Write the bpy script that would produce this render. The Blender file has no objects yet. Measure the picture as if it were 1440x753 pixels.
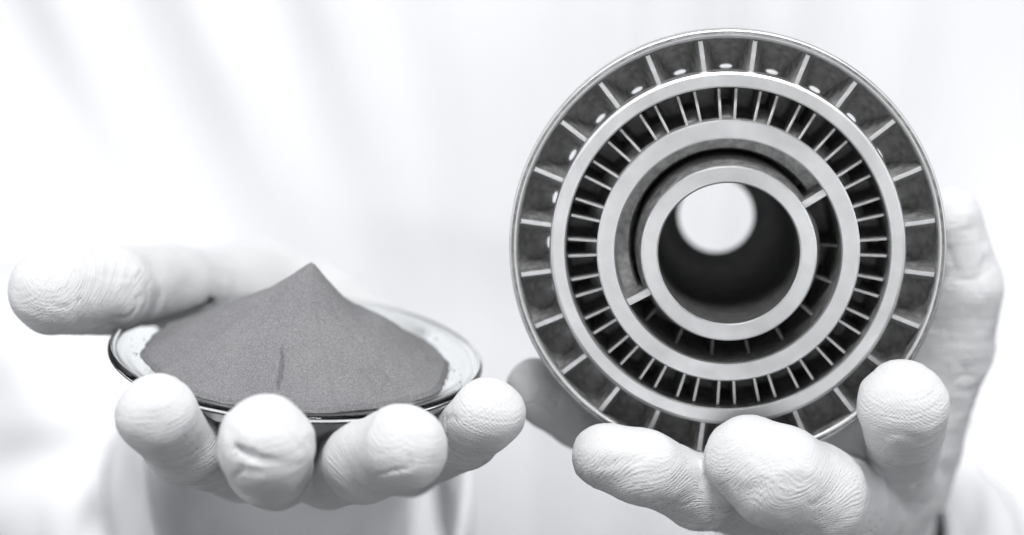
import bpy, bmesh, math, random
import numpy as np
from mathutils import Matrix, Vector

# ------------------------------------------------------------------ camera, world, lamps
scene = bpy.context.scene
col = scene.collection
MM = 0.001
FPX = 3480.0                       # focal length in pixels of the 1440 px wide photograph
PITCH = math.radians(17.0)
CAM_LOC = Vector((0.0, -0.60, 1.35))

cam_data = bpy.data.cameras.new('camera')
cam = bpy.data.objects.new('camera', cam_data)
col.objects.link(cam)
cam.location = CAM_LOC
cam.rotation_euler = (math.pi / 2 - PITCH, 0, 0)
cam_data.sensor_width = 36.0
cam_data.lens = FPX / 1440.0 * 36.0
cam_data.clip_start = 0.01
cam_data.clip_end = 50.0
cam_data.dof.use_dof = True
cam_data.dof.focus_distance = 0.592
cam_data.dof.aperture_fstop = 5.0
cam_data.dof.aperture_blades = 9
scene.camera = cam
CAM = Matrix.Translation(CAM_LOC) @ Matrix.Rotation(math.pi / 2 - PITCH, 4, 'X')

world = bpy.data.worlds.new('World')
scene.world = world
world.use_nodes = True
wbg = world.node_tree.nodes['Background']
wbg.inputs['Color'].default_value = (0.93, 0.96, 1.0, 1)
wbg.inputs['Strength'].default_value = 0.13

def area_lamp(name, loc, target, sx, sy, power, color=(1, 1, 1)):
    l = bpy.data.lights.new(name, 'AREA')
    l.shape = 'RECTANGLE'
    l.size = sx
    l.size_y = sy
    l.energy = power
    l.color = color
    o = bpy.data.objects.new(name, l)
    col.objects.link(o)
    o.location = loc
    o.rotation_euler = (Vector(target) - Vector(loc)).to_track_quat('-Z', 'Y').to_euler()
    return o

area_lamp('overhead_softbox', (0.02, -0.40, 2.0), (0.0, -0.02, 1.15), 0.42, 0.30, 8.8)
area_lamp('front_fill', (-0.05, -1.55, 1.28), (0.05, 0.0, 1.17), 1.0, 0.62, 4.1, (0.97, 0.985, 1.0))  # added fill behind the camera, brightens the machined ring faces
area_lamp('coat_fill', (-0.15, 0.05, 1.85), (0.03, 0.36, 1.05), 1.0, 0.3, 1.0, (0.97, 0.98, 1.0))  # added unseen fill that whitens the coat behind the hands
for side in (-1, 1):
    area_lamp('side_fill', (0.8 * side, -0.14, 1.40), (0.0, 0.34, 1.10), 0.5, 0.7, 2.9, (0.97, 0.98, 1.0))  # added fill pair out of frame, evens the coat and lifts the hands

scene.view_settings.view_transform = 'Standard'
scene.view_settings.look = 'None'
scene.view_settings.exposure = 0.0
scene.view_settings.gamma = 1.0
scene.cycles.use_denoising = True
scene.cycles.max_bounces = 14
scene.cycles.transmission_bounces = 10
scene.cycles.caustics_reflective = False
scene.cycles.caustics_refractive = False

# ------------------------------------------------------------------ helpers
def P(px, py, d):
    """a sight-line point at depth d (mm), in camera-aligned mm"""
    return np.array([(px - 720.0) / FPX * d, -(py - 376.5) / FPX * d, -float(d)])

def to_world(p):
    return CAM @ (Vector(p) * MM)

def tag(o, label, cat, group=None, kind=None):
    o['label'] = label
    o['category'] = cat
    if group:
        o['group'] = group
    if kind:
        o['kind'] = kind
    return o

def empty(name, matrix):
    o = bpy.data.objects.new(name, None)
    o.empty_display_size = 0.01
    col.objects.link(o)
    o.matrix_world = matrix
    return o

def link_mesh(name, me, parent=None, mats=()):
    o = bpy.data.objects.new(name, me)
    for m in mats:
        if m.name not in [x.name for x in me.materials]:
            me.materials.append(m)
    col.objects.link(o)
    if parent is not None:
        o.parent = parent
    return o

def mesh_from(name, verts, faces, smooth=True, sharp=None, mat_idx=None):
    me = bpy.data.meshes.new(name)
    me.from_pydata([tuple(v) for v in verts], [], faces)
    bm = bmesh.new()
    bm.from_mesh(me)
    bmesh.ops.recalc_face_normals(bm, faces=bm.faces)
    bm.to_mesh(me)
    bm.free()
    if mat_idx is not None:
        me.polygons.foreach_set('material_index', mat_idx)
    me.polygons.foreach_set('use_smooth', [smooth] * len(me.polygons))
    if sharp is not None:
        me.set_sharp_from_angle(angle=math.radians(sharp))
    me.update()
    return me

def lathe(name, prof, n=160, sharp=28, mats=None, closed=True, a0=None, a1=None):
    """prof: (r, z) in mm; mats: material index per profile segment"""
    verts, faces, mi = [], [], []
    k = len(prof)
    full = a0 is None
    steps = n if full else n + 1
    for i in range(steps):
        a = 2 * math.pi * i / n if full else a0 + (a1 - a0) * i / n
        c, s = math.cos(a), math.sin(a)
        for r, z in prof:
            verts.append((r * c * MM, r * s * MM, z * MM))
    segs = k if closed else k - 1
    for i in range(n):
        j = (i + 1) % steps
        for q in range(segs):
            q2 = (q + 1) % k
            faces.append((i * k + q, i * k + q2, j * k + q2, j * k + q))
            mi.append(mats[q] if mats else 0)
    if not full and closed:
        faces.append(tuple(range(k)))
        mi.append(0)
        faces.append(tuple((steps - 1) * k + q for q in range(k)))
        mi.append(0)
    me = mesh_from(name, verts, faces, True, sharp, mi)
    return me

# ---- value noise in numpy
def vnoise(p, seed=0):
    p = np.asarray(p, dtype=np.float64)
    i = np.floor(p).astype(np.int64)
    f = p - i
    f = f * f * (3 - 2 * f)
    def h(x, y, z):
        n = (x * 73856093) ^ (y * 19349663) ^ (z * 83492791) ^ (seed * 2654435 + 1013)
        n = (n ^ (n >> 13)) * 1274126177 & 0x7fffffff
        n = (n ^ (n >> 16)) & 0xffff
        return n / 65535.0
    x, y, z = i[..., 0], i[..., 1], i[..., 2]
    fx, fy, fz = f[..., 0], f[..., 1], f[..., 2]
    def lx(yy, zz):
        return h(x, yy, zz) * (1 - fx) + h(x + 1, yy, zz) * fx
    a = lx(y, z) * (1 - fy) + lx(y + 1, z) * fy
    b = lx(y, z + 1) * (1 - fy) + lx(y + 1, z + 1) * fy
    return (a * (1 - fz) + b * fz) * 2 - 1

def fbm(p, octaves=3, seed=0):
    out, amp, tot = 0.0, 1.0, 0.0
    p = np.asarray(p, dtype=np.float64)
    for o in range(octaves):
        out = out + vnoise(p * (2 ** o), seed + 17 * o) * amp
        tot += amp
        amp *= 0.5
    return out / tot

# ---- signed distance bodies -> one continuous mesh (surface nets)
def smin(a, b, k):
    h = np.clip(0.5 + 0.5 * (b - a) / k, 0, 1)
    return b * (1 - h) + a * h - k * h * (1 - h)

def cone_dist(p, a, b, ra, rb, flat=None):
    ab = b - a
    t = np.clip(((p - a) @ ab) / (ab @ ab + 1e-9), 0, 1)
    v = p - a - t[..., None] * ab
    if flat is not None:                         # squash along an axis (unit vector, factor)
        ax, fac = flat
        c = v @ ax
        v = v + (c * (1.0 / fac - 1.0))[..., None] * ax
    return np.sqrt((v * v).sum(-1)) - (ra + (rb - ra) * t)

def surface_nets(vals, origin, h):
    ins = vals < 0
    cnt = np.zeros(tuple(s - 1 for s in vals.shape), dtype=np.int8)
    sl = (slice(0, -1), slice(1, None))
    for a in (0, 1):
        for b in (0, 1):
            for c in (0, 1):
                cnt += ins[sl[a], sl[b], sl[c]].astype(np.int8)
    act = (cnt > 0) & (cnt < 8)
    cells = np.argwhere(act)
    idx = -np.ones(act.shape, dtype=np.int64)
    idx[act] = np.arange(len(cells))
    pos = np.zeros((len(cells), 3))
    num = np.zeros(len(cells))
    corners = [(a, b, c) for a in (0, 1) for b in (0, 1) for c in (0, 1)]
    for c0 in corners:
        for ax in range(3):
            if c0[ax] == 1:
                continue
            c1 = list(c0)
            c1[ax] = 1
            v0 = vals[cells[:, 0] + c0[0], cells[:, 1] + c0[1], cells[:, 2] + c0[2]]
            v1 = vals[cells[:, 0] + c1[0], cells[:, 1] + c1[1], cells[:, 2] + c1[2]]
            m = (v0 < 0) != (v1 < 0)
            t = np.where(m, v0 / np.where(m, v0 - v1, 1), 0)
            q = np.array(c0, dtype=float)[None, :].repeat(len(cells), 0)
            q[:, ax] += t
            pos += q * m[:, None]
            num += m
    pos = pos / num[:, None] + cells
    verts = pos * h + origin
    faces = []
    for ax in range(3):
        u, w = (ax + 1) % 3, (ax + 2) % 3
        s0 = [slice(None)] * 3
        s1 = [slice(None)] * 3
        s0[ax] = slice(0, -1)
        s1[ax] = slice(1, None)
        a, b = ins[tuple(s0)], ins[tuple(s1)]
        e = np.argwhere(a != b)
        ok = (e[:, u] > 0) & (e[:, w] > 0) & (e[:, u] < vals.shape[u] - 1) & (e[:, w] < vals.shape[w] - 1)
        e = e[ok]
        pos_dir = a[tuple(e.T)]
        def cell(du, dw):
            c = e.copy()
            c[:, u] += du
            c[:, w] += dw
            return idx[tuple(c.T)]
        q = np.stack([cell(-1, -1), cell(0, -1), cell(0, 0), cell(-1, 0)], 1)
        q[~pos_dir] = q[~pos_dir][:, ::-1]
        faces.append(q)
    faces = np.concatenate(faces)
    return verts, faces

def vert_normals(v, f):
    n = np.cross(v[f[:, 2]] - v[f[:, 0]], v[f[:, 3]] - v[f[:, 1]])
    out = np.zeros_like(v)
    for k in range(4):
        for c in range(3):
            out[:, c] += np.bincount(f[:, k], weights=n[:, c], minlength=len(v))
    return out / (np.linalg.norm(out, axis=1, keepdims=True) + 1e-12)

def laplace(v, f, it=1, lam=0.5):
    e = np.concatenate([f[:, [0, 1]], f[:, [1, 2]], f[:, [2, 3]], f[:, [3, 0]]])
    deg = np.bincount(e[:, 0], minlength=len(v)) + np.bincount(e[:, 1], minlength=len(v))
    for _ in range(it):
        s = np.stack([np.bincount(e[:, 0], weights=v[e[:, 1], c], minlength=len(v)) +
                      np.bincount(e[:, 1], weights=v[e[:, 0], c], minlength=len(v)) for c in range(v.shape[1])], 1)
        v = v + lam * (s / deg[:, None] - v)
    return v

def sdf_grid(chains, h, k_in, k_out, carve=()):
    """chains: list of dict(pts, rad, [flat], core=bool). Fingers join sharply with each other, softly with the core."""
    allp = np.concatenate([np.array(c['pts']) for c in chains])
    rmax = max(max(c['rad']) for c in chains) + 6
    lo, hi = allp.min(0) - rmax, allp.max(0) + rmax
    dims = np.ceil((hi - lo) / h).astype(int) + 1
    BIG = 30.0
    core = np.full(dims, BIG, dtype=np.float64)
    fing = np.full(dims, BIG, dtype=np.float64)
    for c in chains:
        pts = np.array(c['pts'])
        m = max(c['rad']) + 12
        a = np.maximum(np.floor((pts.min(0) - m - lo) / h).astype(int), 0)
        b = np.minimum(np.ceil((pts.max(0) + m - lo) / h).astype(int) + 1, dims)
        gx, gy, gz = [lo[i] + np.arange(a[i], b[i]) * h for i in range(3)]
        g = np.stack(np.meshgrid(gx, gy, gz, indexing='ij'), -1)
        d = None
        for i in range(len(pts) - 1):
            di = cone_dist(g, pts[i], pts[i + 1], c['rad'][i], c['rad'][i + 1], c.get('flat'))
            d = di if d is None else smin(d, di, k_in)
        s = (slice(a[0], b[0]), slice(a[1], b[1]), slice(a[2], b[2]))
        if c.get('core'):
            core[s] = smin(core[s], d, k_out)
        else:
            fing[s] = smin(fing[s], d, c.get('k', 1.2))
    v = smin(core, fing, k_out)
    for pa, pb, r in carve:
        m = r + 6
        a = np.maximum(np.floor((np.minimum(pa, pb) - m - lo) / h).astype(int), 0)
        b = np.minimum(np.ceil((np.maximum(pa, pb) + m - lo) / h).astype(int) + 1, dims)
        gx, gy, gz = [lo[i] + np.arange(a[i], b[i]) * h for i in range(3)]
        g = np.stack(np.meshgrid(gx, gy, gz, indexing='ij'), -1)
        d = cone_dist(g, pa, pb, r, r)
        s = (slice(a[0], b[0]), slice(a[1], b[1]), slice(a[2], b[2]))
        v[s] = -smin(-v[s], d, 0.9)
    return v, lo, h

# ------------------------------------------------------------------ materials
class NT:
    def __init__(self, name):
        self.m = bpy.data.materials.new(name)
        self.m.use_nodes = True
        self.t = self.m.node_tree
        self.b = self.t.nodes['Principled BSDF']
    def n(self, typ, **kw):
        x = self.t.nodes.new(typ)
        for k, v in kw.items():
            if k == 'inp':
                for a, b in v.items():
                    x.inputs[a].default_value = b
            else:
                setattr(x, k, v)
        return x
    def l(self, a, b):
        self.t.links.new(a, b)
    def math(self, op, a, b=None, c=None):
        x = self.t.nodes.new('ShaderNodeMath')
        x.operation = op
        for i, v in enumerate((a, b, c)):
            if v is None:
                continue
            if isinstance(v, (int, float)):
                x.inputs[i].default_value = v
            else:
                self.l(v, x.inputs[i])
        return x.outputs[0]
    def noise(self, vec, scale, detail=3, rough=0.55):
        x = self.n('ShaderNodeTexNoise', inp={'Scale': scale, 'Detail': detail, 'Roughness': rough})
        self.l(vec, x.inputs['Vector'])
        return x.outputs['Fac']
    def ramp(self, fac, stops):
        x = self.n('ShaderNodeValToRGB')
        el = x.color_ramp.elements
        while len(el) < len(stops):
            el.new(0.5)
        for e, (p, c) in zip(el, stops):
            e.position = p
            e.color = c if len(c) == 4 else (*c, 1)
        self.l(fac, x.inputs[0])
        return x.outputs[0]
    def bump(self, height, dist, strength=1.0, normal=None):
        x = self.n('ShaderNodeBump', inp={'Distance': dist, 'Strength': strength})
        self.l(height, x.inputs['Height'])
        if normal is not None:
            self.l(normal, x.inputs['Normal'])
        return x.outputs['Normal']

def mat_printed():
    k = NT('printed_steel')
    co = k.n('ShaderNodeTexCoord').outputs['Object']
    fine = k.noise(co, 4200, 2)
    blot = k.noise(co, 420, 5, 0.62)
    k.l(k.ramp(blot, [(0.35, (0.35, 0.35, 0.352)), (0.65, (0.66, 0.658, 0.655))]), k.b.inputs['Base Color'])
    k.b.inputs['Metallic'].default_value = 1.0
    k.l(k.math('MULTIPLY_ADD', blot, 0.16, 0.50), k.b.inputs['Roughness'])
    k.l(k.bump(fine, 0.00010, 0.7, k.bump(blot, 0.0005, 0.35)), k.b.inputs['Normal'])
    return k.m

def mat_machined():
    k = NT('machined_steel')
    co = k.n('ShaderNodeTexCoord').outputs['Object']
    ln = k.n('ShaderNodeVectorMath', operation='LENGTH')
    sp = k.n('ShaderNodeSeparateXYZ')
    k.l(co, sp.inputs[0])
    cb = k.n('ShaderNodeCombineXYZ')
    k.l(sp.outputs[0], cb.inputs[0])
    k.l(sp.outputs[1], cb.inputs[1])
    k.l(cb.outputs[0], ln.inputs[0])
    cr = k.n('ShaderNodeCombineXYZ')
    k.l(ln.outputs['Value'], cr.inputs[0])
    rings = k.noise(cr.outputs[0], 6000, 3, 0.7)
    grain = k.noise(co, 5200, 2)
    blot = k.noise(co, 160, 4)
    k.l(k.ramp(blot, [(0.3, (0.66, 0.665, 0.67)), (0.7, (0.76, 0.76, 0.765))]), k.b.inputs['Base Color'])
    k.b.inputs['Metallic'].default_value = 1.0
    smear = k.noise(co, 70, 4, 0.6)
    k.l(k.math('ADD', k.math('MULTIPLY', smear, 0.34), k.math('MULTIPLY_ADD', grain, 0.16, 0.17)), k.b.inputs['Roughness'])
    k.b.inputs['Anisotropic'].default_value = 0.45
    tg = k.n('ShaderNodeTangent', direction_type='RADIAL', axis='Z')
    k.l(tg.outputs[0], k.b.inputs['Tangent'])
    k.l(k.bump(k.math('ADD', rings, grain), 0.00005, 0.7), k.b.inputs['Normal'])
    return k.m

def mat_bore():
    k = NT('bore_painted_shade')
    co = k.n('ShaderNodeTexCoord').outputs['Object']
    k.l(k.ramp(k.noise(co, 300, 4), [(0.3, (0.06, 0.06, 0.06)), (0.7, (0.10, 0.10, 0.10))]), k.b.inputs['Base Color'])  # near-black base colour stands in for the shade deep inside the bore
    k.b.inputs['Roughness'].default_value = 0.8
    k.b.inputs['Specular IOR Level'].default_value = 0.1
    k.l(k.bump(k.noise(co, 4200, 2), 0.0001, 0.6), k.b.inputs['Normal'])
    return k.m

def mat_glove():
    k = NT('white_knit_cotton')
    at = k.n('ShaderNodeAttribute', attribute_name='knit')
    co = k.n('ShaderNodeTexCoord').outputs['Object']
    sp = k.n('ShaderNodeSeparateXYZ')
    k.l(at.outputs['Vector'], sp.inputs[0])
    s, a = sp.outputs[0], sp.outputs[1]
    rb = k.n('ShaderNodeAttribute', attribute_name='rib').outputs['Fac']
    warp = k.math('MULTIPLY', k.math('SUBTRACT', k.noise(co, 80, 2), 0.5), 1.6)
    rows = k.math('SINE', k.math('MULTIPLY', k.math('ADD', s, warp), 2 * math.pi / 1.25))
    cv = k.n('ShaderNodeCombineXYZ')
    k.l(k.math('MULTIPLY', s, 0.75), cv.inputs[0])
    k.l(k.math('MULTIPLY', a, 0.20), cv.inputs[1])
    crinkle = k.noise(cv.outputs[0], 1.0, 3, 0.6)
    mask = k.ramp(k.noise(co, 210, 3), [(0.42, (0.0,) * 3), (0.62, (1,) * 3)])
    hgt = k.math('ADD', k.math('MULTIPLY', k.math('MULTIPLY', rows, 0.30), mask), k.math('MULTIPLY', crinkle, 2.6))
    hgt = k.math('MULTIPLY', hgt, sp.outputs[2])
    w1 = k.math('SINE', k.math('MULTIPLY', k.math('ADD', s, k.math('MULTIPLY', warp, 0.4)), 2 * math.pi / 0.95))
    w2 = k.math('SINE', k.math('MULTIPLY_ADD', a, 2 * math.pi / 0.9, warp))
    weave = k.math('MULTIPLY', k.math('ADD', k.math('MULTIPLY', w1, w2), k.math('MULTIPLY', w1, 0.25)), sp.outputs[2])
    fuzz = k.noise(co, 2600, 3, 0.7)
    lump = k.noise(co, 330, 3)
    n1 = k.bump(lump, 0.0007, 0.3)
    n2 = k.bump(hgt, 0.00028, 0.7, n1)
    n3 = k.bump(fuzz, 0.0005, 0.65, k.bump(weave, 0.00009, 0.85, n2))
    k.l(n3, k.b.inputs['Normal'])
    k.b.inputs['Base Color'].default_value = (0.80, 0.805, 0.815, 1)
    k.b.inputs['Roughness'].default_value = 0.9
    k.b.inputs['Specular IOR Level'].default_value = 0.15
    k.b.inputs['Sheen Weight'].default_value = 0.25
    k.b.inputs['Sheen Roughness'].default_value = 0.5
    return k.m

def mat_coat():
    k = NT('white_coat_cloth')
    co = k.n('ShaderNodeTexCoord').outputs['Object']
    w = k.noise(co, 900, 2)
    k.l(k.bump(w, 0.0003, 0.4), k.b.inputs['Normal'])
    k.b.inputs['Base Color'].default_value = (0.88, 0.885, 0.90, 1)
    k.b.inputs['Roughness'].default_value = 0.85
    k.b.inputs['Specular IOR Level'].default_value = 0.2
    return k.m

def mat_glass():
    k = NT('clear_glass')
    k.b.inputs['Base Color'].default_value = (0.97, 0.985, 0.98, 1)
    k.b.inputs['Transmission Weight'].default_value = 1.0
    k.b.inputs['Roughness'].default_value = 0.0
    k.b.inputs['IOR'].default_value = 1.5
    return k.m

def mat_powder():
    k = NT('grey_metal_powder')
    co = k.n('ShaderNodeTexCoord').outputs['Object']
    g1 = k.noise(co, 3600, 3, 0.75)
    g2 = k.noise(co, 650, 4, 0.6)
    big = k.noise(co, 45, 3)
    c1 = k.ramp(g1, [(0.30, (0.108, 0.109, 0.112)), (0.52, (0.275, 0.272, 0.280)), (0.74, (0.475, 0.476, 0.484))])
    c2 = k.ramp(big, [(0.3, (0.90, 0.90, 0.93)), (0.7, (1.05, 1.055, 1.05))])
    mx = k.n('ShaderNodeMix', data_type='RGBA', blend_type='MULTIPLY')
    mx.inputs[0].default_value = 1.0
    k.l(c1, mx.inputs[6])
    k.l(c2, mx.inputs[7])
    k.l(mx.outputs[2], k.b.inputs['Base Color'])
    k.b.inputs['Roughness'].default_value = 0.75
    k.b.inputs['Metallic'].default_value = 0.15
    k.l(k.bump(g1, 0.00025, 0.8, k.bump(g2, 0.0006, 0.5)), k.b.inputs['Normal'])
    return k.m

M_PRINT, M_MACH, M_BORE, M_GLOVE, M_COAT, M_GLASS, M_POWDER = (
    mat_printed(), mat_machined(), mat_bore(), mat_glove(), mat_coat(), mat_glass(), mat_powder())

# ------------------------------------------------------------------ the person: coat and gloves
PERSON_LOC = Vector((0.0, 0.43, 0.0))
person = empty('person', Matrix.Translation(PERSON_LOC))
tag(person, 'person in a white coat and white knit gloves holding out both hands', 'person')

def world_mm(p):
    w = to_world(p)
    return np.array([w.x, w.y, w.z]) * 1000.0

def build_coat():
    wl, wr = world_mm(P(428, 560, 748)), world_mm(P(1205, 745, 735))
    el, er = np.array([-118., 250., 930.]), np.array([165., 250., 930.])
    sl, sr = np.array([-330., 440., 1360.]), np.array([335., 440., 1360.])
    yax = np.array([0., 1., 0.])
    chains = [
        dict(pts=[(-190, 462, 800), (-200, 452, 1150), (-190, 450, 1370)], rad=[150, 155, 140], core=True),
        dict(pts=[(-65, 455, 800), (-70, 446, 1150), (-70, 446, 1370)], rad=[150, 155, 140], core=True),
        dict(pts=[(65, 455, 800), (70, 446, 1150), (70, 446, 1370)], rad=[150, 155, 140], core=True),
        dict(pts=[(190, 462, 800), (200, 452, 1150), (190, 450, 1370)], rad=[150, 155, 140], core=True),
        dict(pts=[wl + 0.30 * (el - wl), wl + 0.6 * (el - wl), el, sl], rad=[42, 50, 58, 70], k=14),
        dict(pts=[wr + 0.22 * (er - wr), wr + 0.6 * (er - wr), er, sr], rad=[38, 46, 56, 70], k=14),
    ]
    v, lo, h = sdf_grid(chains, 5.0, 20.0, 60.0)
    verts, faces = surface_nets(v, lo, h)
    verts = laplace(verts, faces, 2)
    n = vert_normals(verts, faces)
    # hanging folds, fanning out from the chest
    x, y, z = verts.T
    torso = np.clip((y - 230) / 40, 0, 1)
    fan = (x + 60) / (1.0 + (z - 1080) / 700.0) + 0.16 * (z - 1080)
    w = vnoise(np.stack([fan / 90, z / 260, y * 0], 1), 3) * 14
    f1 = np.sin((fan + w) * 2 * math.pi / 38.0)
    f1 = np.sign(f1) * np.abs(f1) ** 1.2
    amp = 3.4 + 3.0 * vnoise(np.stack([fan / 60, z / 150, y * 0], 1), 9)
    disp = torso * f1 * np.clip(amp, 0.3, 9)
    disp += 5 * fbm(verts / np.array([45., 60., 110.]), 2, 5)
    # sleeve wrinkles run round the arm
    sle = 1 - torso
    disp += sle * (3.0 * np.sin(z / 7.5 + 3 * vnoise(verts / 30, 4)) + 2 * vnoise(verts / 14, 8))
    verts = verts + n * disp[:, None]
    me = bpy.data.meshes.new('coat')
    loc = np.array(PERSON_LOC)
    me.from_pydata((verts * MM - loc).tolist(), [], faces.tolist())
    me.polygons.foreach_set('use_smooth', [True] * len(me.polygons))
    return link_mesh('coat', me, person, [M_COAT])

def build_glove(chains, carve=(), h=0.75, seed=1, label=None):
    v, lo, h = sdf_grid(chains, h, 2.5, 8.0, carve)
    verts, faces = surface_nets(v, lo, h)
    verts = laplace(verts, faces, 2, 0.5)
    n = vert_normals(verts, faces)
    # knit coordinates: length along the finger, length round it
    best = np.full(len(verts), 1e9)
    S = np.zeros(len(verts))
    A = np.zeros(len(verts))
    up = np.array([0., 1., 0.])
    dists = []
    RB = np.zeros(len(verts))
    for ci, c in enumerate(chains):
        pts = np.array(c['pts'])
        acc = 0.0
        own = np.full(len(verts), 1e9)
        for i in range(len(pts) - 1):
            a, b = pts[i], pts[i + 1]
            ab = b - a
            L = np.linalg.norm(ab)
            u = ab / L
            t = (verts - a) @ u
            tc = np.clip(t, 0, L)
            tt = np.clip(t, -40 if i == 0 else 0, L + (40 if i == len(pts) - 2 else 0))
            q = verts - a - tc[:, None] * u
            r = c['rad'][i] + (c['rad'][i + 1] - c['rad'][i]) * tc / L
            d = np.linalg.norm(q, axis=1) - r
            if i == 0:
                e1 = np.array([0., 0.6, 1.0])
            e1 = e1 - (e1 @ u) * u                   # carried along the finger without twisting
            e1 /= np.linalg.norm(e1) + 1e-9
            lean = up - (up @ u) * u
            side = np.cross(u, lean / (np.linalg.norm(lean) + 1e-9))
            side = side if side[0] > 0 or abs(side[0]) < 0.3 and side[2] > 0 else -side
            ang = q @ side
            m = d < best
            best[m] = d[m]
            S[m] = (acc + tt - 0.75 * (q @ lean))[m]
            RB[m] = np.clip(np.linalg.norm(q, axis=1) / r * 2.2 - 1.0, 0, 1)[m]
            A[m] = ang[m]
            acc += L
            own = np.minimum(own, d)
        dists.append(own)
    SA = laplace(np.stack([S, A], 1), faces, 50, 0.8)
    S, A = SA[:, 0], SA[:, 1]
    srt = np.sort(np.stack(dists), axis=0)
    fade = np.clip((srt[1] - srt[0] - 0.3) / 3.0, 0, 1)
    wv = verts + 3.0 * np.stack([vnoise(verts / 7, seed + k) for k in (31, 32, 33)], 1)
    relief = 0.32 + 0.68 * np.clip(0.45 - n[:, 1], 0, 1)       # cloth gathers on the underside, is stretched on top
    d = 0.5 * fbm(verts / 9.0, 2, seed) + 0.26 * (1 - 2.4 * np.sqrt(vnoise(wv / np.array([11.0, 6.5, 9.0]), seed + 5) ** 2 + 0.03))
    wc = verts + 2.5 * np.stack([vnoise(verts / 5, seed + k) for k in (41, 42, 43)], 1)
    cn = vnoise(wc / np.array([9.0, 5.5, 8.0]), seed + 51)
    d -= 0.6 * np.exp(-(cn / 0.08) ** 2) * np.clip(2.2 * vnoise(verts / 9.0, seed + 55) + 0.25, 0, 1) * relief
    d += 0.06 * np.sin(S * 2 * math.pi / 3.4 + 2.5 * vnoise(verts / 8, seed + 3)) * np.clip(vnoise(verts / 11, seed + 8) + 0.3, 0, 1)
    verts = verts + n * d[:, None]
    loc = np.array(PERSON_LOC)
    R = np.array(CAM.to_3x3())
    wv = verts * MM @ R.T + np.array(CAM_LOC) - loc
    me = bpy.data.meshes.new('glove')
    me.from_pydata(wv.tolist(), [], faces.tolist())
    me.polygons.foreach_set('use_smooth', [True] * len(me.polygons))
    at = me.attributes.new('knit', 'FLOAT_VECTOR', 'POINT')
    at.data.foreach_set('vector', np.stack([S, A, fade * relief], 1).astype(np.float32).ravel())
    at = me.attributes.new('rib', 'FLOAT', 'POINT')
    at.data.foreach_set('value', (RB * fade).astype(np.float32))
    o = link_mesh('glove', me, person, [M_GLOVE])
    if label:
        o['label'] = label
    return o

build_coat()

def build_cuff(center, elbow, r0, r1, length, seed):
    c = world_mm(center)
    ax = elbow - c
    ax /= np.linalg.norm(ax)
    u = np.cross(ax, [0, 0, 1.0])
    u /= np.linalg.norm(u)
    w = np.cross(ax, u)
    verts, faces = [], []
    N = 120
    ts = [length * i / 14 for i in range(15)]
    prof = [(t, -1.8) for t in ts] + [(t, 0.8) for t in reversed(ts)]
    K = len(prof)
    for i in range(N):
        a = 2 * math.pi * i / N
        wob = 2.6 * vnoise(np.array([[math.cos(a) * 1.6, math.sin(a) * 1.6, seed]]), seed)[0]
        for t, dr in prof:
            fold = vnoise(np.array([[math.cos(a) * 2.5 + t / 25, math.sin(a) * 2.5, t / 11.0]]), seed + 1)[0]
            r = r0 + (r1 - r0) * t / length + dr + wob * (1 + t / length) + 3.2 * fold * min(1, t / 8 + 0.2)
            p = c + ax * t + (u * math.cos(a) + w * math.sin(a)) * r
            verts.append(tuple(p * MM - np.array(PERSON_LOC)))
    for i in range(N):
        j = (i + 1) % N
        for q in range(K):
            q2 = (q + 1) % K
            faces.append((i * K + q, i * K + q2, j * K + q2, j * K + q))
    return link_mesh('cuff', mesh_from('cuff', verts, faces, True), person, [M_COAT])

build_cuff(P(432, 668, 712), np.array([-110., 250., 930.]), 48, 56, 62, 3)
build_cuff(P(1176, 740, 708), np.array([165., 250., 930.]), 32, 44, 60, 6)

# the hand under the dish: thumb out to the side, four fingertips in front of the rim
dish_hand = [
    dict(pts=[P(74, 410, 614), P(150, 406, 628), P(238, 407, 660), P(330, 440, 705)], rad=[10.9, 11.2, 12.0, 17]),
    dict(pts=[P(219, 582, 571), P(256, 628, 586), P(335, 655, 630), P(370, 612, 680)], rad=[9.4, 8.4, 9, 12]),
    dict(pts=[P(374, 626, 561), P(378, 652, 578), P(388, 662, 622), P(405, 612, 680)], rad=[11.2, 9.6, 9.4, 12]),
    dict(pts=[P(566, 630, 569), P(514, 650, 580), P(462, 664, 618), P(440, 612, 680)], rad=[10.2, 9.3, 9.2, 12]),
    dict(pts=[P(686, 583, 587), P(652, 615, 600), P(575, 650, 636), P(480, 612, 684)], rad=[8.9, 8.0, 8.4, 11]),
    dict(pts=[P(385, 590, 676), P(395, 540, 712), P(405, 500, 750)], rad=[15, 18, 24], core=True),
    dict(pts=[P(450, 590, 680), P(440, 530, 715), P(415, 500, 750)], rad=[15, 17, 24], core=True),
    dict(pts=[P(300, 432, 700), P(365, 422, 722), P(460, 448, 722), P(540, 485, 715)], rad=[15, 17.5, 14.5, 11], core=True),
    dict(pts=[P(400, 470, 735), P(405, 530, 775)], rad=[24, 30], core=True),
]
cr = []
path = [P(338, 628, 552.5), P(352, 641, 550.6), P(374, 649, 549.8), P(400, 654, 550.4), P(424, 655, 553.0)]
for a, b in zip(path, path[1:]):
    cr.append((a, b, 1.15))
path = [P(204, 636, 564.5), P(226, 622, 562), P(252, 602, 563.5)]
for a, b in zip(path, path[1:]):
    cr.append((a, b, 0.8))
build_glove(dish_hand, cr, seed=1, label='gloved hand with spread thumb under the powder dish')

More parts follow.
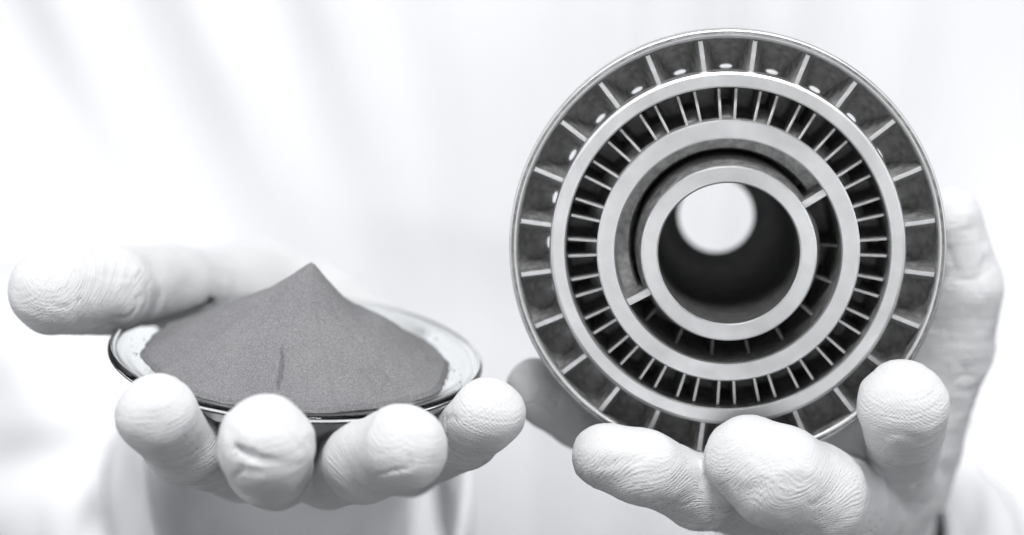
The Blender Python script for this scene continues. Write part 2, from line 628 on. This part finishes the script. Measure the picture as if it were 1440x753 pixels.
# the hand round the ring: three fingers in front, little finger and thumb behind
ring_hand = [
    dict(pts=[P(1332, 312, 644), P(1351, 400, 650), P(1326, 490, 658), P(1265, 590, 666)], rad=[9.4, 10.8, 13, 18]),
    dict(pts=[P(1270, 571, 590), P(1272, 598, 602), P(1266, 634, 634), P(1242, 650, 670)], rad=[11.0, 9.6, 9.8, 15]),
    dict(pts=[P(1052, 645, 591), P(1092, 670, 589), P(1146, 694, 597), P(1180, 705, 620), P(1195, 700, 660)], rad=[10.6, 12.0, 12.0, 11.6, 14]),
    dict(pts=[P(853, 642, 594), P(905, 657, 592), P(985, 692, 602), P(1110, 700, 660)], rad=[8.4, 8.8, 8.8, 13]),
    dict(pts=[P(757, 549, 630), P(815, 580, 636), P(920, 632, 648), P(1080, 692, 668)], rad=[8.4, 8.8, 9.2, 13]),
    dict(pts=[P(1110, 700, 668), P(1180, 690, 674), P(1250, 650, 676)], rad=[14, 17, 18], core=True),
    dict(pts=[P(1190, 690, 680), P(1205, 745, 735), P(1210, 780, 760)], rad=[22, 26, 28], core=True),
]
build_glove(ring_hand, (), seed=21, label='gloved hand gripping the finned metal ring from below')

# ------------------------------------------------------------------ glass dish and powder
n_up = Vector((math.sin(math.radians(5)) * math.cos(PITCH), math.cos(math.radians(5)) * math.cos(PITCH), math.sin(PITCH))).normalized()
x_ax = Vector((1, 0, 0))
y_ax = n_up.cross(x_ax).normalized()
x_ax = y_ax.cross(n_up).normalized()
rot = Matrix((x_ax, y_ax, n_up)).transposed().to_4x4()
DISH_C = P(417, 494, 620)
dish_cam = Matrix.Translation(Vector(DISH_C) * MM) @ rot
dish_world = CAM @ dish_cam

RIM, SAG, TH = 46.8, 6.5, 2.0
def inner_z(r):
    return -SAG * (1 - (r / RIM) ** 2)
prof = [(0.0, inner_z(0))]
for i in range(1, 25):
    r = (RIM - 2.4) * i / 24
    prof.append((r, inner_z(r)))
# rounded bead at the rim
for k in range(9):
    a = math.radians(160 - 245 * k / 8)
    prof.append((RIM - 1.1 + 1.15 * math.cos(a), -0.8 + 1.05 * math.sin(a)))
for i in range(23, 0, -1):
    r = (RIM - 3.0) * i / 24
    prof.append((r, inner_z(r) - TH))
prof.append((0.0, inner_z(0) - TH))

def lathe_pole(name, prof, n=160):
    verts, faces = [(0, 0, prof[0][1] * MM)], []
    mid = prof[1:-1]
    k = len(mid)
    for i in range(n):
        a = 2 * math.pi * i / n
        for r, z in mid:
            verts.append((r * math.cos(a) * MM, r * math.sin(a) * MM, z * MM))
    verts.append((0, 0, prof[-1][1] * MM))
    end = len(verts) - 1
    for i in range(n):
        j = (i + 1) % n
        faces.append((0, 1 + i * k, 1 + j * k))
        for q in range(k - 1):
            faces.append((1 + i * k + q, 1 + i * k + q + 1, 1 + j * k + q + 1, 1 + j * k + q))
        faces.append((end, 1 + j * k + k - 1, 1 + i * k + k - 1))
    return mesh_from(name, verts, faces, True)

dish = link_mesh('glass_dish', lathe_pole('glass_dish', prof), None, [M_GLASS])
dish.matrix_world = dish_world
tag(dish, 'shallow round clear glass dish resting on gloved fingertips', 'dish')

def build_powder():
    NR, NA = 150, 520
    rr = np.linspace(0, 1, NR + 1)[1:]
    aa = np.arange(NA) * 2 * math.pi / NA
    A, R0 = np.meshgrid(aa, rr, indexing='ij')
    ca, sa = np.cos(A), np.sin(A)
    base = 38.2 + 1.3 * vnoise(np.stack([ca * 2.2, sa * 2.2, ca * 0], -1), 2) + 0.7 * vnoise(np.stack([ca * 7, sa * 7, ca * 0], -1), 5) + 0.35 * vnoise(np.stack([ca * 19, sa * 19, ca * 0], -1), 6)
    base = base + 1.2 * np.exp(-((A - math.radians(335)) / 0.25) ** 2)
    R = R0 * base
    X, Y = R * ca + 2.4 * (1 - R0) ** 2, R * sa
    # cone with a steeper tip and a soft shoulder
    H = 24.8
    prof_r = np.array([0, 0.03, 0.12, 0.26, 0.36, 0.55, 0.75, 0.90, 0.97, 1.0])
    prof_z = np.array([1, 0.97, 0.835, 0.65, 0.545, 0.375, 0.19, 0.062, 0.015, 0.0])
    t = np.interp(R0, prof_r, prof_z)
    Z = H * t
    p = np.stack([X, Y, Z * 0], -1)
    env = np.clip(R0 * 4, 0, 1) * np.clip((1 - R0) * 5, 0, 1)
    Z = Z + env * (0.9 * fbm(p / 15.0, 3, 7) + 0.34 * fbm(p / 3.2, 3, 11))
    Z = Z + 0.06 * fbm(p / 0.7, 2, 13) * np.clip((1 - R0) * 20, 0, 1)
    # slumped hollow on the right flank, shoulder beyond it
    Z = Z - 2.0 * np.exp(-(((X - 14.5) / 4.5) ** 2 + ((Y - 3) / 7) ** 2)) + 1.3 * np.exp(-(((X - 22) / 5.5) ** 2 + ((Y - 6) / 8) ** 2))
    # a thin crack down the front face
    ycr = np.clip((Y + 32) / 12.0, 0, 1)
    xc = -1.9 + 0.35 * np.sin(ycr * 4.2) + 0.35 * vnoise(np.stack([Y / 1.3, Y * 0, Y * 0], -1), 3)
    cw = 0.3 * np.sin(np.clip((Y + 32) / 11.5, 0, 1) * math.pi) ** 0.6
    Z = Z - 1.6 * np.exp(-((X - xc) / np.maximum(cw, 1e-3)) ** 2) * (cw > 0.02)
    Z = Z + 0.25 * np.exp(-((X - xc + 1.3) / 0.9) ** 2) * (cw > 0.02)
    floor_z = inner_z(R) + 0.12
    Z = np.maximum(Z + inner_z(38.2) + 0.9 * np.clip((1 - R0) * 30, 0, 1), floor_z)
    verts = [(2.4 * MM, 0, (Z[:, 0].mean() + 0.25) * MM)]
    verts += (np.stack([X, Y, Z], -1).reshape(-1, 3) * MM).tolist()
    faces = []
    for i in range(NA):
        j = (i + 1) % NA
        faces.append((0, 1 + i * NR, 1 + j * NR))
        for q in range(NR - 1):
            faces.append((1 + i * NR + q, 1 + i * NR + q + 1, 1 + j * NR + q + 1, 1 + j * NR + q))
    # underside follows the glass
    last = len(verts)
    rings = 8
    for i in range(NA):
        for q in range(1, rings):
            f = 1 - q / rings
            r = base[i, 0] * f
            verts.append((r * math.cos(aa[i]) * MM, r * math.sin(aa[i]) * MM, (inner_z(r) + 0.12) * MM))
    cen = len(verts)
    verts.append((0, 0, (inner_z(0) + 0.12) * MM))
    kk = rings - 1
    for i in range(NA):
        j = (i + 1) % NA
        faces.append((1 + i * NR + NR - 1, last + i * kk, last + j * kk, 1 + j * NR + NR - 1))
        for q in range(kk - 1):
            faces.append((last + i * kk + q, last + i * kk + q + 1, last + j * kk + q + 1, last + j * kk + q))
        faces.append((last + i * kk + kk - 1, cen, last + j * kk + kk - 1))
    me = mesh_from('powder_pile', verts, faces, True)
    o = link_mesh('powder_pile', me, None, [M_POWDER])
    o.matrix_world = dish_world
    tag(o, 'pointed cone of fine grey metal powder heaped in the glass dish', 'powder')
    # loose grains on the glass round the foot of the heap
    rng = random.Random(4)
    gv, gf = [], []
    for _ in range(110):
        a = rng.uniform(0, 2 * math.pi)
        r = min(38.6 + abs(rng.gauss(0, 1.9)), 43.5)
        s = rng.uniform(0.07, 0.2) if rng.random() < 0.85 else rng.uniform(0.2, 0.38)
        c = (r * math.cos(a), r * math.sin(a), inner_z(r) + s * 0.8 + 0.02)
        b = len(gv)
        for d in ((1, 0, 0), (-1, 0, 0), (0, 1, 0), (0, -1, 0), (0, 0, 1), (0, 0, -1)):
            k = s * rng.uniform(0.75, 1.15)
            gv.append(tuple((c[i] + d[i] * k) * MM for i in range(3)))
        for x in (0, 1):
            for y in (2, 3):
                for z in (4, 5):
                    gf.append((b + x, b + y, b + z))
    g = link_mesh('loose_grains', mesh_from('loose_grains', gv, gf, True), o, [M_POWDER])
    g['kind'] = 'stuff'
build_powder()

# ------------------------------------------------------------------ the finned metal ring
z_ax = Vector((-0.051, -0.117, 1.0)).normalized()
x_ax = Vector((0, 1, 0)).cross(z_ax).normalized()
y_ax = z_ax.cross(x_ax)
rot = Matrix((x_ax, y_ax, z_ax)).transposed().to_4x4()
ring_world = CAM @ Matrix.Translation(Vector(P(1022.5, 349.5, 600)) * MM) @ rot
turbine = empty('turbine_ring', ring_world)
tag(turbine, 'grey metal turbine ring with concentric rims, radial fins and central tube', 'turbine part')
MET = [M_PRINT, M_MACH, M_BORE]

def part(name, me, ang=0.0, mats=MET):
    o = link_mesh(name, me, turbine, mats)
    o.rotation_euler = (0, 0, ang)
    return o

rim_prof = [(50.7, -13.5), (50.7, -1.0), (50.95, -0.45), (51.35, -0.2), (51.75, -0.25), (51.95, -0.75), (52.15, -0.8),
            (52.35, -0.5), (52.7, -0.55), (52.95, -0.95), (53.0, -1.6), (53.0, -12.6), (52.4, -13.5)]
part('outer_rim', lathe('outer_rim', rim_prof, 240, 50, [0, 0, 1, 1, 1, 0, 0, 1, 1, 1, 0, 0, 0]))
mid_prof = [(39.1, -30), (39.1, 1.65), (39.45, 2.0), (42.15, 2.0), (42.75, 1.7), (43.1, 1.0), (43.1, -16.5), (42.0, -30)]
part('middle_rim', lathe('middle_rim', mid_prof, 220, 25, [0, 1, 1, 1, 1, 0, 0, 0]))
inr_prof = [(27.0, -40), (27.0, 6.6), (27.35, 7.0), (31.15, 7.0), (31.5, 6.6), (31.5, -31), (31.5, -40)]
part('inner_rim', lathe('inner_rim', inr_prof, 200, 25, [0, 1, 1, 1, 0, 0, 0]))
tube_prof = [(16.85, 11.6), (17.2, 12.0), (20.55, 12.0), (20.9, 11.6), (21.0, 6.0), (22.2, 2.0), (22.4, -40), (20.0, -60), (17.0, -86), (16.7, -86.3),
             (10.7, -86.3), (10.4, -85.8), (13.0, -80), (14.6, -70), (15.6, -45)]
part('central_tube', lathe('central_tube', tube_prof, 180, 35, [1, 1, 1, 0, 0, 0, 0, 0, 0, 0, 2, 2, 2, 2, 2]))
back_prof = [(21.0, -39), (31.0, -39), (31.0, -30), (42.4, -29.5), (42.0, -33), (33.0, -46), (24.0, -52), (21.0, -52)]
part('back_body', lathe('back_body', back_prof, 120, 25))

# scooped pockets between the outer fins, each with its drilled hole
def pocket_mesh():
    half = math.radians(7.4)
    r0, r1 = 42.9, 50.9
    hr, ha, hrad = 43.6, 0.0, 1.65
    N, K = 32, 12
    verts, faces = [], []
    for layer in (0, 1):
        for i in range(N):
            a = 2 * math.pi * i / N
            ct, st = math.cos(a), math.sin(a)
            ix, iy = hrad * ct, hr + hrad * st * 0.32
            sx = math.radians(7.4) * 47
            # ray to the cell's edge
            tx = sx / abs(ct) if abs(ct) > 1e-6 else 1e9
            ty = ((r1 - hr) if st > 0 else (hr - r0)) / abs(st) if abs(st) > 1e-6 else 1e9
            tt = min(tx, ty)
            ox, oy = tt * ct, hr + tt * st
            for k in range(K + 1):
                f = (k / K) ** 1.2
                x, r = ix + (ox - ix) * f, iy + (oy - iy) * f
                u, v = x / sx, (r - r0) / (r1 - r0)
                z = -13.6 + 4.5 * abs(u) ** 2.0 + 6.0 * max(0, (v - 0.12) / 0.88) ** 2.0
                ang = x / 47.0
                verts.append((r * math.sin(ang) * MM, r * math.cos(ang) * MM, (z - 1.4 * layer) * MM))
    W = K + 1
    off = N * W
    for i in range(N):
        j = (i + 1) % N
        for k in range(K):
            faces.append((i * W + k, i * W + k + 1, j * W + k + 1, j * W + k))
            faces.append((off + i * W + k, off + j * W + k, off + j * W + k + 1, off + i * W + k + 1))
        faces.append((i * W, j * W, off + j * W, off + i * W))
        faces.append((i * W + K, off + i * W + K, off + j * W + K, j * W + K))
    return mesh_from('pocket_floor', verts, faces, True, 60)

def plate(name, outline, t_front, t_back, mat_front=1):
    """a radial plate: outline = [(r, z)...] front edge first, thickness grows towards the back; radius runs along +y"""
    zs = [z for r, z in outline]
    zf, zb = max(zs), min(zs)
    n = len(outline)
    verts = []
    for s in (-1, 1):
        for r, z in outline:
            t = t_front + (t_back - t_front) * ((zf - z) / (zf - zb)) ** 1.6
            verts.append((s * t / 2 * MM, r * MM, z * MM))
    faces = [tuple(range(n)), tuple(range(n, 2 * n))]
    for i in range(n):
        j = (i + 1) % n
        faces.append((i, j, n + j, n + i))
    bm = bmesh.new()
    bv = [bm.verts.new(v) for v in verts]
    for f in faces:
        bm.faces.new([bv[i] for i in f])
    bmesh.ops.recalc_face_normals(bm, faces=bm.faces)
    front = [e for e in bm.edges if all(abs(v.co.z / MM - zf) < abs(zf - zb) * 0.45 for v in e.verts) and len({v.co.x > 0 for v in e.verts}) == 1
             and abs(e.verts[0].co.y - e.verts[1].co.y) > 0.001]
    bmesh.ops.bevel(bm, geom=front, offset=0.18 * MM, segments=2, affect='EDGES')
    me = bpy.data.meshes.new(name)
    bm.to_mesh(me)
    bm.free()
    for p in me.polygons:
        p.material_index = mat_front if p.normal.z > 0.6 else 0
        p.use_smooth = True
    me.set_sharp_from_angle(angle=math.radians(40))
    return me

fin_me = plate('fin', [(42.9, -0.5), (50.4, -0.9), (50.9, -1.6), (50.9, -5), (50.9, -8), (50.9, -13.0), (42.9, -13.5), (42.9, -8), (42.9, -5)], 1.0, 7.0, 1)
pocket_me = pocket_mesh()
for k in range(24):
    part('pocket_floor', pocket_me, math.radians(15 * k))
    part('fin', fin_me, math.radians(15 * k + 7.5))

vane_me = plate('vane', [(31.4, -0.4), (38.6, -1.4), (39.2, -2.4), (39.2, -29), (31.4, -29)], 0.6, 1.0, 1)
def ramp_mesh(name, half_deg, rtop, zt, zb):
    h = math.radians(half_deg)
    verts, faces = [], []
    sec = [(31.3, zt), (31.3 + (rtop - 31.3) * 0.55, zt - 1.2), (rtop - 0.3, zt - 3.5), (rtop, zt - 5.5), (rtop + 0.3, zb), (31.3, zb)]
    m = 6
    for i in range(m + 1):
        a = -h + 2 * h * i / m
        for r, z in sec:
            verts.append((r * math.sin(a) * MM, r * math.cos(a) * MM, z * MM))
    k = len(sec)
    for i in range(m):
        for q in range(k):
            q2 = (q + 1) % k
            faces.append((i * k + q, i * k + q2, (i + 1) * k + q2, (i + 1) * k + q))
    faces.append(tuple(range(k)))
    faces.append(tuple(m * k + q for q in range(k)))
    return mesh_from(name, verts, faces, True, 40)
ramp_a = ramp_mesh('pocket_ramp', 2.75, 34.6, -4.5, -28)
ramp_b = ramp_mesh('slot_ramp', 3.9, 32.8, -10.0, -28)
for k in range(24):
    a = math.radians(15 * k)
    part('vane', vane_me, a - math.radians(3.1))
    part('vane', vane_me, a + math.radians(3.1))
    part('pocket_ramp', ramp_a, a)
    part('slot_ramp', ramp_b, a + math.radians(7.5))

# the channel round the tube: ledge above, two struts, small vanes below
ledge = [(23.6, -7.6), (24.0, -7.2), (27.1, -7.0), (27.1, -15), (23.6, -15)]
part('ledge', lathe('ledge', ledge, 80, 30, None, True, math.radians(31), math.radians(208)))
strut_me = plate('strut', [(20.7, 6.2), (27.2, 6.2), (27.2, -24), (20.7, -24)], 1.7, 3.6)
for d in (31.5, 207.5):
    part('strut', strut_me, math.radians(d - 90))
gv_me = plate('guide_vane', [(22.0, -9), (27.2, -5), (27.2, -36), (22.0, -36)], 0.7, 1.0)
for d in (223, 243, 262.5, 282, 301, 321, 340.5, 360):
    part('guide_vane', gv_me, math.radians(d - 90))
